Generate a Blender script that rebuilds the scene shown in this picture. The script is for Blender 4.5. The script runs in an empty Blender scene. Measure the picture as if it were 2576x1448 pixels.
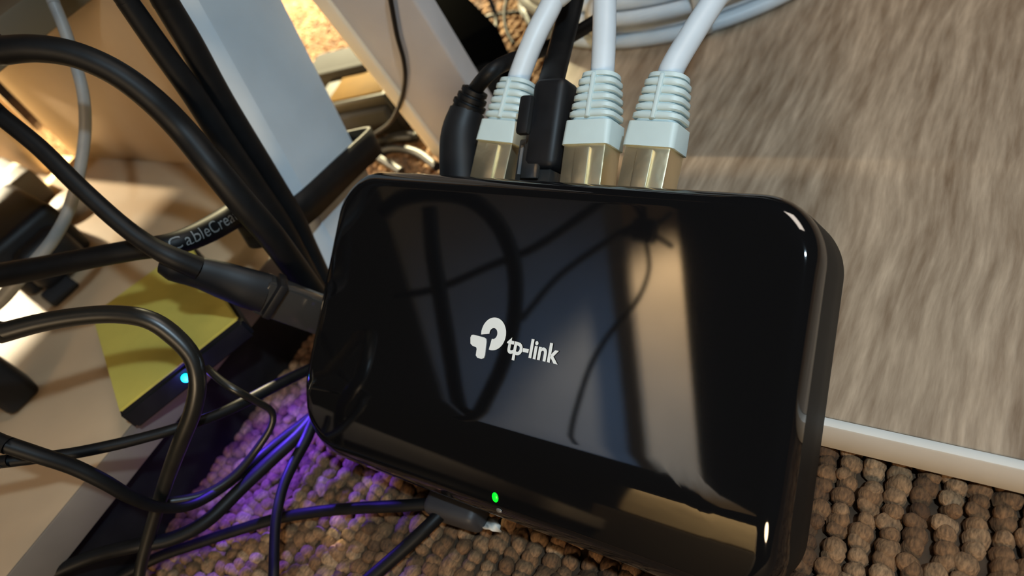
import bpy, bmesh, math, random
import numpy as np
from mathutils import Vector, Matrix
random.seed(4); RNG = np.random.default_rng(4)
SC = bpy.context.scene
COL = SC.collection

# ------------------------------------------------------------------ camera
FPX, CX, CY = 1860.0, 1288.0, 724.0            # focal length and centre, photo pixels
D = Vector((.366, .643, .673)).normalized()    # straight down, in camera axes (right, down, forward)
U = -D
XC = Vector((.8173, .1372, -.5597)); XC = (XC - XC.dot(U) * U).normalized()
YC = U.cross(XC)
H = 0.1395                                     # lens height above the carpet
R3 = Matrix((XC, YC, U))                       # camera axes -> world
ORIG = Vector((0, 0, H))
cam = bpy.data.cameras.new('camera'); camo = bpy.data.objects.new('camera', cam); COL.objects.link(camo)
cr, cd, cf = (R3 @ Vector(v) for v in ((1, 0, 0), (0, 1, 0), (0, 0, 1)))
m = Matrix((cr, -cd, -cf)).transposed().to_4x4(); m.translation = ORIG
camo.matrix_world = m
cam.sensor_width = 36; cam.lens = FPX / 2576 * 36
cam.clip_start = .005; cam.clip_end = 50
cam.dof.use_dof = True; cam.dof.focus_distance = .138; cam.dof.aperture_fstop = 17
SC.camera = camo

# ------------------------------------------------------------------ light and exposure
SC.view_settings.view_transform = 'Standard'; SC.view_settings.look = 'None'
SC.view_settings.exposure = 0; SC.view_settings.gamma = 1
SC.view_settings.use_curve_mapping = False
w = bpy.data.worlds.new('world'); SC.world = w; w.use_nodes = True
w.node_tree.nodes['Background'].inputs[0].default_value = (1, .8, .6, 1)
w.node_tree.nodes['Background'].inputs[1].default_value = .012

def light(name, kind, loc, target, power, color, **kw):
    l = bpy.data.lights.new(name, kind); o = bpy.data.objects.new(name, l); COL.objects.link(o)
    l.energy = power; l.color = color
    for k, v in kw.items(): setattr(l, k, v)
    o.location = loc
    d = Vector(target) - Vector(loc)
    o.rotation_euler = d.to_track_quat('-Z', 'Y').to_euler()
    return o
def F_(x, y, z=.03):
    r = R3 @ Vector(((x - CX) / FPX, (y - CY) / FPX, 1)); return ORIG + r * ((z - H) / r.z)
light('ceiling_light', 'AREA', (.5, .65, 1.1), (.05, .15, 0), 5.6, (1, .88, .76), size=.5)
light('cool_lamp', 'SPOT', (.14, .0, .34), (-.08, .11, .04), 4.2, (.62, .84, 1), spot_size=math.radians(66), spot_blend=1.0, shadow_soft_size=.008)
light('desk_lamp', 'SPOT', (-.44, .44, .24), (-.36, .20, 0), 95, (1, .86, .50), spot_size=math.radians(58), spot_blend=.5, shadow_soft_size=.012)
light('added_shelf_light', 'SPOT', (-.60, .100, .182), (-.33, .065, .03), 15, (1, .84, .58), spot_size=math.radians(35), spot_blend=.35, shadow_soft_size=.004)  # added second lamp that throws the lit patch onto the shelf
light('bounce_fill', 'AREA', (.25, -.9, .33), (-.2, .1, .05), 5.2, (1, .74, .46), size=.28, shape='DISK')  # added warm fill in place of bounced light on the left panel

# ------------------------------------------------------------------ pixel helpers: a ray of the photo, cut at a depth or on a plane
def ray(x, y): return R3 @ Vector(((x - CX) / FPX, (y - CY) / FPX, 1))
def P(x, y, Z): return ORIG + ray(x, y) * Z
def F(x, y, z=0.0):
    r = ray(x, y); return ORIG + r * ((z - H) / r.z)
def plane_hit(x, y, p0, n):
    r = ray(x, y); return ORIG + r * ((p0 - ORIG).dot(n) / r.dot(n))

# ------------------------------------------------------------------ materials
MATS = {}
def mat(name, color, rough=.5, metal=0, ior=1.5, noise=None, bump=None, emit=None, strength=0, **kw):
    if name in MATS: return MATS[name]
    m = bpy.data.materials.new(name); m.use_nodes = True
    nt = m.node_tree; b = nt.nodes['Principled BSDF']
    b.inputs['Base Color'].default_value = (*color, 1)
    b.inputs['Roughness'].default_value = rough; b.inputs['Metallic'].default_value = metal
    b.inputs['IOR'].default_value = ior
    for k, v in kw.items(): b.inputs[k].default_value = v
    if emit: b.inputs['Emission Color'].default_value = (*emit, 1); b.inputs['Emission Strength'].default_value = strength
    if noise or bump:
        tc = nt.nodes.new('ShaderNodeTexCoord')
        n = nt.nodes.new('ShaderNodeTexNoise'); nt.links.new(tc.outputs['Object'], n.inputs['Vector'])
        sc, amt = noise or bump
        n.inputs['Scale'].default_value = sc; n.inputs['Detail'].default_value = 5
        if noise:
            r = nt.nodes.new('ShaderNodeValToRGB')
            r.color_ramp.elements[0].position = .3; r.color_ramp.elements[1].position = .7
            r.color_ramp.elements[0].color = (*[c * (1 - amt) for c in color], 1)
            r.color_ramp.elements[1].color = (*[min(1, c * (1 + amt)) for c in color], 1)
            nt.links.new(n.outputs['Fac'], r.inputs[0]); nt.links.new(r.outputs[0], b.inputs['Base Color'])
        if bump:
            n2 = nt.nodes.new('ShaderNodeTexNoise'); nt.links.new(tc.outputs['Object'], n2.inputs['Vector'])
            n2.inputs['Scale'].default_value = bump[0]
            bp = nt.nodes.new('ShaderNodeBump'); bp.inputs['Strength'].default_value = bump[1]; bp.inputs['Distance'].default_value = .0005
            nt.links.new(n2.outputs['Fac'], bp.inputs['Height']); nt.links.new(bp.outputs[0], b.inputs['Normal'])
    MATS[name] = m; return m
GLOSS = mat('piano_black', (.004, .004, .0045), .045, ior=1.85)
RUBBER = mat('black_rubber', (.004, .004, .0043), .5, noise=(300, .3), **{'Specular IOR Level': .22})
SATIN = mat('black_satin_jacket', (.008, .0075, .006), .36, noise=(300, .2))
BLACKP = mat('black_plastic', (.007, .007, .008), .5, noise=(200, .3), **{'Specular IOR Level': .3})
CLEARB = mat('smoky_plug', (.03, .028, .026), .15)
WHITEC = mat('white_jacket', (.55, .60, .64), .45, noise=(150, .04))
WHITEB = mat('white_boot', (.50, .60, .60), .5, noise=(150, .04))
GREYC = mat('grey_jacket', (.27, .265, .25), .5, noise=(200, .1))
STEEL = mat('warm_tinted_nickel', (.86, .74, .50), .42, metal=1, bump=(400, .25))  # gold tint of reflected warm light is put into the metal colour
LEGW = mat('white_painted_metal', (.52, .57, .60), .45, noise=(60, .05), bump=(140, .35))
LEGV = mat('pale_lilac_paint', (.47, .45, .45), .5, noise=(60, .06), bump=(120, .2))
BEIGE = mat('beige_laminate', (.50, .36, .225), .55, noise=(25, .08))
BEIGED = mat('beige_edge_band', (.20, .165, .13), .5, noise=(60, .1))
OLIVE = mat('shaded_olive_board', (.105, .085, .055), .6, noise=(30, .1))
YELLOW = mat('yellow_label_card', (.50, .42, .085), .6, noise=(150, .05))
AMBER = mat('shade_darkened_amber', (.060, .030, .0003), .75, ior=1.12, noise=(200, .1))  # shade over the label is put into this dark amber
GREYP = mat('shade_darkened_grey', (.030, .031, .034), .75, ior=1.12, noise=(100, .06))  # colour darkened to stand in for shade on the adapters
STRIP = mat('white_edge_band', (.66, .63, .58), .4, noise=(80, .04))
LOGO = mat('silver_print', (.72, .74, .73), .5)
PRINT = mat('grey_cable_print', (.16, .17, .17), .5)
PAPER = mat('torn_white_tape', (.55, .53, .48), .6, noise=(300, .15))
GREEN = mat('green_led', (0, .8, .02), .3, emit=(0, 1, .02), strength=1.1)
DIM = mat('unlit_led', (.12, .11, .10), .3)
BLUE = mat('blue_led', (.1, .5, 1), .3, emit=(.0, .55, 1), strength=4)
CLEAR = mat('clear_plastic', (.5, .5, .5), .25)

def wood_material():
    m = bpy.data.materials.new('oak_laminate'); m.use_nodes = True; nt = m.node_tree; b = nt.nodes['Principled BSDF']
    tc = nt.nodes.new('ShaderNodeTexCoord')
    mp = nt.nodes.new('ShaderNodeMapping'); nt.links.new(tc.outputs['Object'], mp.inputs[0])
    # slow bend of the grain
    n0 = nt.nodes.new('ShaderNodeTexNoise'); n0.inputs['Scale'].default_value = 9; n0.inputs['Detail'].default_value = 2
    nt.links.new(tc.outputs['Object'], n0.inputs['Vector'])
    mix = nt.nodes.new('ShaderNodeVectorMath'); mix.operation = 'MULTIPLY_ADD'
    nt.links.new(n0.outputs['Color'], mix.inputs[0]); mix.inputs[1].default_value = (.02, 0, 0); nt.links.new(tc.outputs['Object'], mix.inputs[2])
    nt.links.new(mix.outputs[0], mp.inputs[0])
    mp.inputs['Scale'].default_value = (560, 70, 40)
    fine = nt.nodes.new('ShaderNodeTexNoise'); fine.inputs['Scale'].default_value = 1; fine.inputs['Detail'].default_value = 4; fine.inputs['Roughness'].default_value = .6
    nt.links.new(mp.outputs[0], fine.inputs['Vector'])
    mp2 = nt.nodes.new('ShaderNodeMapping'); nt.links.new(mix.outputs[0], mp2.inputs[0]); mp2.inputs['Scale'].default_value = (110, 12, 10)
    broad = nt.nodes.new('ShaderNodeTexNoise'); broad.inputs['Scale'].default_value = 1; broad.inputs['Detail'].default_value = 3
    nt.links.new(mp2.outputs[0], broad.inputs['Vector'])
    add = nt.nodes.new('ShaderNodeMath'); add.operation = 'MULTIPLY_ADD'; add.inputs[1].default_value = .55
    nt.links.new(fine.outputs['Fac'], add.inputs[0])
    mu = nt.nodes.new('ShaderNodeMath'); mu.operation = 'MULTIPLY'; mu.inputs[1].default_value = .45
    nt.links.new(broad.outputs['Fac'], mu.inputs[0]); nt.links.new(mu.outputs[0], add.inputs[2])
    r = nt.nodes.new('ShaderNodeValToRGB'); e = r.color_ramp.elements
    e[0].position = .34; e[0].color = (.175, .113, .067, 1); e[1].position = .66; e[1].color = (.47, .355, .25, 1)
    k = e.new(.5); k.color = (.31, .228, .155, 1)
    nt.links.new(add.outputs[0], r.inputs[0]); nt.links.new(r.outputs[0], b.inputs['Base Color'])
    b.inputs['Roughness'].default_value = .5
    bp = nt.nodes.new('ShaderNodeBump'); bp.inputs['Strength'].default_value = .25; bp.inputs['Distance'].default_value = .0004
    nt.links.new(fine.outputs['Fac'], bp.inputs['Height']); nt.links.new(bp.outputs[0], b.inputs['Normal'])
    return m
WOOD = wood_material()

# ------------------------------------------------------------------ mesh helpers
def tag(o, label=None, cat=None, group=None, kind=None):
    if label: o['label'] = label
    if cat: o['category'] = cat
    if group: o['group'] = group
    if kind: o['kind'] = kind
    return o
def obj(name, me, material=None, parent=None, smooth=True):
    o = bpy.data.objects.new(name, me); COL.objects.link(o)
    if material: me.materials.append(material)
    if smooth: me.shade_smooth()
    if parent:
        o.parent = parent
        o.matrix_parent_inverse = Matrix.Translation(-parent_loc(parent))
    return o
def parent_loc(p):
    v = Vector(p.location)
    while p.parent: p = p.parent; v = v + Vector(p.location) * 0
    return v
def thing(name, loc, label, cat, group=None):
    o = bpy.data.objects.new(name, None); COL.objects.link(o); o.location = loc; o.empty_display_size = .01
    return tag(o, label, cat, group)
def from_bm(name, bm):
    bmesh.ops.recalc_face_normals(bm, faces=bm.faces[:])
    me = bpy.data.meshes.new(name); bm.to_mesh(me); bm.free(); return me
def auto(me, deg=35):
    me.shade_smooth()
    try: me.set_sharp_from_angle(angle=math.radians(deg))
    except Exception: pass
    return me
def box_bm(c, ax, ay, az, sx, sy, sz, bev=.0006, seg=2, bm=None):
    """box with centre c, unit axes ax ay az, full sizes, bevelled"""
    b2 = bmesh.new()
    bmesh.ops.create_cube(b2, size=1)
    M = Matrix((Vector(ax) * sx, Vector(ay) * sy, Vector(az) * sz)).transposed().to_4x4(); M.translation = c
    bmesh.ops.transform(b2, matrix=Matrix.Diagonal((sx, sy, sz, 1)), verts=b2.verts[:])
    if bev: bmesh.ops.bevel(b2, geom=b2.edges[:], offset=min(bev, .45 * min(sx, sy, sz)), segments=seg, affect='EDGES', profile=.5)
    M2 = Matrix((Vector(ax), Vector(ay), Vector(az))).transposed().to_4x4(); M2.translation = c
    bmesh.ops.transform(b2, matrix=M2, verts=b2.verts[:])
    if bm is None: return b2
    tmp = bpy.data.meshes.new('t'); b2.to_mesh(tmp); b2.free(); bm.from_mesh(tmp); bpy.data.meshes.remove(tmp); return bm
def box(name, c, ax, ay, az, sx, sy, sz, material, parent=None, bev=.0006, seg=2):
    o = obj(name, from_bm(name, box_bm(c, ax, ay, az, sx, sy, sz, bev, seg)), material, parent)
    auto(o.data); return o
EX, EY, EZ = Vector((1, 0, 0)), Vector((0, 1, 0)), Vector((0, 0, 1))
def wbox(name, lo, hi, material, parent=None, bev=.0006, seg=2):
    lo, hi = Vector(lo), Vector(hi)
    return box(name, (lo + hi) / 2, EX, EY, EZ, *(hi - lo), material, parent, bev, seg)
def spline(pts, rad, step=.0012):
    """Catmull-Rom through pts, resampled; returns points and radii"""
    p = [Vector(q) for q in pts]; p = [2 * p[0] - p[1]] + p + [2 * p[-1] - p[-2]]
    r = [rad[0]] + list(rad) + [rad[-1]]
    out, ro = [], []
    for i in range(1, len(p) - 2):
        n = max(3, int((p[i + 1] - p[i]).length / step))
        for k in range(n):
            t = k / n
            a = 2 * p[i]; b = (p[i + 1] - p[i - 1]); c = 2 * p[i - 1] - 5 * p[i] + 4 * p[i + 1] - p[i + 2]; d = -p[i - 1] + 3 * p[i] - 3 * p[i + 1] + p[i + 2]
            out.append(.5 * (a + b * t + c * t * t + d * t ** 3)); ro.append(r[i] + (r[i + 1] - r[i]) * t)
    out.append(p[-2]); ro.append(r[-2]); return out, ro
def sweep(path, rad, n=16, flat=1.0, up=None, bm=None):
    bm = bm or bmesh.new(); rings = []
    t0 = (path[1] - path[0]).normalized()
    side = (up or Vector((.3, .2, 1))).cross(t0).normalized()
    for i, q in enumerate(path):
        t = (path[min(i + 1, len(path) - 1)] - path[max(i - 1, 0)]).normalized()
        side = (side - side.dot(t) * t).normalized(); nr = t.cross(side)
        rings.append([bm.verts.new(q + (side * math.cos(a) + nr * math.sin(a) * flat) * rad[i]) for a in (2 * math.pi * k / n for k in range(n))])
    for a, b in zip(rings, rings[1:]):
        for k in range(n): bm.faces.new((a[k], a[(k + 1) % n], b[(k + 1) % n], b[k]))
    bm.faces.new(rings[0][::-1]); bm.faces.new(rings[-1]); return bm
def tube(name, pts, rad, material, parent=None, n=16, flat=1.0, up=None, step=.0012):
    if not hasattr(rad, '__len__'): rad = [rad] * len(pts)
    path, rr = spline(pts, rad, step)
    o = obj(name, from_bm(name, sweep(path, rr, n, flat, up)), material, parent)
    auto(o.data, 60); return o
def run_on(p0, p1, length, sag):
    """two more points past p0, going on the way the cable was heading and sagging a little"""
    d = (p0 - p1).normalized(); out = []
    for k in (.45, 1):
        q = p0 + d * length * k; q.z = max(.036, q.z - sag * k * k); out.append(q)
    return out
def pcable(name, spec, material, label, cat='cable', group=None, parent=None, n=16, lead=0, sag=.03):
    """spec rows: photo x, y, camera depth, width in photo pixels"""
    pts = [P(x, y, Z) for x, y, Z, wd in spec]; rad = [wd * Z / FPX / 2 for x, y, Z, wd in spec]
    if lead:
        pre = run_on(pts[0], pts[1], lead, sag); pts = pre[::-1] + pts; rad = [rad[0]] * 2 + rad
    o = tube(name, pts, rad, material, parent, n)
    if parent is None: tag(o, label, cat, group)
    return o

# ------------------------------------------------------------------ router pose (used by several things)
RC = ORIG + R3 @ Vector((-.0013, .0117, .1396))
RN = (R3 @ Vector((-.5494, -.1077, -.8286))).normalized()
RX = XC.copy(); RX = R3 @ RX; RX = (RX - RX.dot(RN) * RN).normalized()
RB = RN.cross(RX).normalized()                 # towards the back of the router (sockets)
RW, RD, RT = .1080, .0666, .022
def RL(a, b, z=0): return RC + RX * a + RB * b + RN * z
def on_router(x, y, z=0): return plane_hit(x, y, RC + RN * z, RN)
def to_local(p): d = p - RC; return d.dot(RX), d.dot(RB), d.dot(RN)
def mirror(x, y, Zv):
    p = P(x, y, Zv); return p - 2 * (p - RC).dot(RN) * RN

# ================================================================== SETTING
# carpet: backing sheet and loop pile
fl = wbox('floor', (-.75, -.3, -.012), (.6, 1.1, -.0035), mat('carpet_backing', (.06, .032, .015), .9, noise=(200, .3)), bev=0); tag(fl, kind='structure')

BZ = .0085                                      # board top
bl = F(1200, 430, BZ)
bf1, bf2 = F(2060, 1063, BZ), F(2576, 1157, BZ)
BX0, BY0 = bl.x, (bf1.y + bf2.y) / 2
SLZ = .030                                      # beige shelf top
sx1 = F(320, 1080, SLZ).x; sy1 = F(385, 405, SLZ).y
print('board', BX0, BY0, bf1, bf2, 'slab', sx1, sy1, F(30, 1448, SLZ), F(640, 720, SLZ))
print('router low', min(RL(a, b, z).z for a in (-RW/2, RW/2) for b in (-RD/2, RD/2) for z in (0, -RT)), [tuple(round(c, 3) for c in RL(a, b, -RT)) for a in (-RW/2, RW/2) for b in (-RD/2, RD/2)])

def carpet():
    dx, dy = .0042, .0024
    xs = np.arange(-.62, .46, dx); ys = np.arange(-.18, .95, dy)
    gx, gy = np.meshgrid(xs, ys, indexing='ij')
    gy = gy + (np.arange(len(xs)) % 2)[:, None] * dy * .5 + RNG.normal(0, dy * .12, gx.shape)
    gx = gx + RNG.normal(0, dx * .07, gx.shape) + .0012 * np.sin(gy * 40)
    row = np.broadcast_to(RNG.normal(0, 1, len(xs))[:, None], gx.shape)
    gx, gy, row = gx.ravel(), gy.ravel(), row.ravel()
    keep = ~((gx > BX0 + .012) & (gy > BY0 + .012)) & ~((gx < sx1 - .03) & (gy < sy1 - .02))
    # keep what the lens or a step beside it could see
    cam_pts = np.stack([gx, gy, np.zeros_like(gx)], 1) - np.array(ORIG)
    R = np.array(R3); c = cam_pts @ R        # world -> camera axes
    z = c[:, 2]; px = CX + FPX * c[:, 0] / np.maximum(z, 1e-3); py = CY + FPX * c[:, 1] / np.maximum(z, 1e-3)
    keep &= (z > .03) & (px > -400) & (px < 3500) & (py > -400) & (py < 2300)
    gx, gy, row = gx[keep], gy[keep], row[keep]; N = len(gx)
    # one loop: a low dome
    seg, lat = 10, (0.0, .45, .9, 1.3)
    base = [(0, 0, 1)] + [(math.sin(l + .25) * math.cos(2 * math.pi * k / seg), math.sin(l + .25) * math.sin(2 * math.pi * k / seg), math.cos(l + .25)) for l in lat[1:] for k in range(seg)]
    base = np.array(base)
    faces = [(0, 1 + k, 1 + (k + 1) % seg) for k in range(seg)]
    quads = []
    for r in range(len(lat) - 2):
        o = 1 + r * seg
        for k in range(seg): quads.append((o + k, o + seg + k, o + seg + (k + 1) % seg, o + (k + 1) % seg))
    s = RNG.uniform(.85, 1.15, (N, 1)); hz = RNG.uniform(.8, 1.12, (N, 1))
    tilt = RNG.normal(0, .25, (N, 2))
    V = base[None] * np.stack([.0020 * s[:, 0], .0020 * s[:, 0], 
        .0024 * hz[:, 0]], 1)[:, None]
    V *= (1 + RNG.normal(0, .02, V.shape[:2]))[:, :, None]
    V[:, :, 0] += V[:, :, 2] * tilt[:, :1]; V[:, :, 1] += V[:, :, 2] * tilt[:, 1:]
    V[:, :, 0] += gx[:, None]; V[:, :, 1] += gy[:, None]; V[:, :, 2] -= .0027
    nb = len(base)
    off = (np.arange(N) * nb)[:, None, None]
    tri = (np.array(faces)[None] + off).reshape(-1); qd = (np.array(quads)[None] + off).reshape(-1)
    me = bpy.data.meshes.new('carpet_pile')
    me.vertices.add(N * nb); me.vertices.foreach_set('co', V.reshape(-1).astype(np.float32))
    nt_, nq = len(tri) // 3, len(qd) // 4
    me.loops.add(len(tri) + len(qd)); me.loops.foreach_set('vertex_index', np.concatenate([tri, qd]).astype(np.int32))
    me.polygons.add(nt_ + nq)
    st = np.concatenate([np.arange(nt_) * 3, nt_ * 3 + np.arange(nq) * 4]).astype(np.int32)
    me.polygons.foreach_set('loop_start', st)
    me.update(calc_edges=True); me.validate()
    t = np.clip(.5 + .16 * row + RNG.normal(0, .15, N), 0, 1)
    dark, mid, lite = np.array((.055, .024, .008)), np.array((.150, .074, .030)), np.array((.26, .158, .082))
    colr = np.where(t[:, None] < .5, dark + (mid - dark) * (t[:, None] * 2), mid + (lite - mid) * (t[:, None] * 2 - 1))
    at = me.attributes.new('tuft', 'FLOAT_COLOR', 'POINT')
    full = np.ones((N, nb, 4), np.float32); full[:, :, :3] = colr[:, None]
    at.data.foreach_set('color', full.reshape(-1))
    m = bpy.data.materials.new('wool_loop'); m.use_nodes = True; nt = m.node_tree; b = nt.nodes['Principled BSDF']
    a = nt.nodes.new('ShaderNodeAttribute'); a.attribute_name = 'tuft'
    tc = nt.nodes.new('ShaderNodeTexCoord'); mp = nt.nodes.new('ShaderNodeMapping'); mp.inputs['Scale'].default_value = (1900, 700, 1900); mp.inputs['Rotation'].default_value = (0, 0, .6)
    nz = nt.nodes.new('ShaderNodeTexNoise'); nz.inputs['Scale'].default_value = 1; nt.links.new(tc.outputs['Object'], mp.inputs[0]); nt.links.new(mp.outputs[0], nz.inputs['Vector'])
    mr = nt.nodes.new('ShaderNodeMapRange'); mr.inputs[1].default_value = .25; mr.inputs[2].default_value = .75; mr.inputs[3].default_value = .45; mr.inputs[4].default_value = 1.6; nt.links.new(nz.outputs['Fac'], mr.inputs[0])
    mx = nt.nodes.new('ShaderNodeVectorMath'); mx.operation = 'SCALE'; nt.links.new(a.outputs['Color'], mx.inputs[0]); nt.links.new(mr.outputs[0], mx.inputs['Scale'])
    nt.links.new(mx.outputs[0], b.inputs['Base Color']); b.inputs['Roughness'].default_value = .9
    bp = nt.nodes.new('ShaderNodeBump'); bp.inputs['Strength'].default_value = .6; bp.inputs['Distance'].default_value = .0004
    nt.links.new(nz.outputs['Fac'], bp.inputs['Height']); nt.links.new(bp.outputs[0], b.inputs['Normal'])
    o = obj('carpet_pile', me, m); tag(o, 'brown and tan loop pile carpet in rows under the router', 'carpet', kind='stuff')
    print('loops', N)
carpet()

# wooden board lying on the carpet, white edge band in front
bd = thing('wooden_board', (BX0, BY0, 0), 'oak grained laminate board with a white front edge lying on the carpet', 'board')
wbox('panel', (BX0, BY0 + .0008, .0004), (.42, .95, BZ), WOOD, bd, bev=.0003)
wbox('edge_band', (BX0, BY0 - .0012, .0002), (.42, BY0 + .0008, BZ + .0002), STRIP, bd, bev=.0005); bd.children[-1]['label'] = 'white plastic edge band along the front of the board'

# beige shelf unit at the left
sh = thing('beige_shelf_unit', (sx1, sy1, 0), 'beige laminate shelf unit with an upright panel and a grey edge band', 'shelf unit')
wbox('shelf', (-.60, -.30, SLZ - .009), (sx1, sy1, SLZ), BEIGE, sh, bev=.0004)
wbox('edge_band', (sx1, -.30, SLZ - .0092), (sx1 + .0008, sy1, SLZ + .0001), BEIGED, sh, bev=.0002)
wbox('plinth', (-.60, -.30, -.003), (sx1 - .004, sy1 - .004, SLZ - .009), BLACKP, sh, bev=.001)
pl = F(187, 392, SLZ).x; pr = F(700, 415, SLZ).x
wbox('upright_panel', (pl, sy1, -.003), (pr, sy1 + .010, .5), BEIGE, sh, bev=.0008)
p2 = F(128, 432, SLZ); 
wbox('end_panel', (-.45, sy1 - .012, SLZ), (p2.x, sy1 - .002, .079), BEIGE, sh, bev=.0008)
c1 = F(200, 0, .095); c2 = F(0, 215, .095); print('shelf', c1, c2, plane_hit(0, 300, Vector((0, sy1, 0)), EY))
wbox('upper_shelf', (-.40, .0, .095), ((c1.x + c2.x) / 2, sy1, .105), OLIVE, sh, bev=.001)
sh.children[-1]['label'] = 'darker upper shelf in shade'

# ------------------------------------------------------------------ white legs
def leg_from_edges(name, e1, e2, Z1, vp, thick, rad, material, parent, up_len, down_to=-.001, seg=5):
    d = (R3 @ Vector((vp[0] - CX, vp[1] - CY, FPX))).normalized()       # pointing down the leg
    A = P(*e1, Z1); r = ray(*e2); B = ORIG + r * ((A - ORIG).dot(d) / r.dot(d))
    wv = (B - A); wd = wv.length; wv = wv / wd
    nv = d.cross(wv).normalized()
    if nv.dot(A - ORIG) > 0: nv = -nv                                     # faces the lens
    L0 = (down_to - A.z) / d.z
    c = (A + B) / 2 - nv * thick / 2
    bm = bmesh.new(); ring = []
    a0, b0 = wd / 2, thick / 2
    for sx, sy, ang in ((1, 1, 0), (-1, 1, 90), (-1, -1, 180), (1, -1, 270)):
        for k in range(seg):
            t = math.radians(ang + 90 / (seg - 1) * k); ring.append((sx * (a0 - rad) + rad * math.cos(t), sy * (b0 - rad) + rad * math.sin(t)))
    rows = []
    for s in (-up_len, L0): rows.append([bm.verts.new(c + wv * x + nv * y + d * s) for x, y in ring])
    n = len(ring)
    for k in range(n): bm.faces.new((rows[0][k], rows[0][(k + 1) % n], rows[1][(k + 1) % n], rows[1][k]))
    bm.faces.new(rows[0]); bm.faces.new(rows[1][::-1])
    o = obj(name, from_bm(name, bm), material, parent); auto(o.data, 40)
    return o, d, wv, nv, c, wd
leg1, L1d, L1w, L1n, L1c, L1wd = leg_from_edges('desk_leg', (735, 490), (905, 335), .200, (2518, 3612), .010, .0048, LEGW, None, .13, seg=2)
tag(leg1, 'white painted metal desk leg with black cables strapped to it', 'desk leg')
leg2 = thing('desk_leg', F(1110, 430), 'flat pale lilac grey desk leg with warm light painted on its narrow side, behind the power plug', 'desk leg')
_, L2d, L2w, L2n, L2c, L2wd = leg_from_edges('face_board', (1092, 352), (1262, 350), .255, (2080, 1650), .008, .001, LEGV, leg2, .16)
leg_from_edges('edge_band', (1058, 352), (1093, 352), .2555, (2080, 1650), .008, .001, mat('warm_lit_side', (.78, .68, .52), .5, noise=(60, .04)), leg2, .16)  # warm light on the leg's narrow side, painted in as cream
leg2.children[-1]['label'] = 'narrow leg side, warm light painted in as cream'
print('legw', L1wd, L2wd, L1d, L2d)

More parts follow.
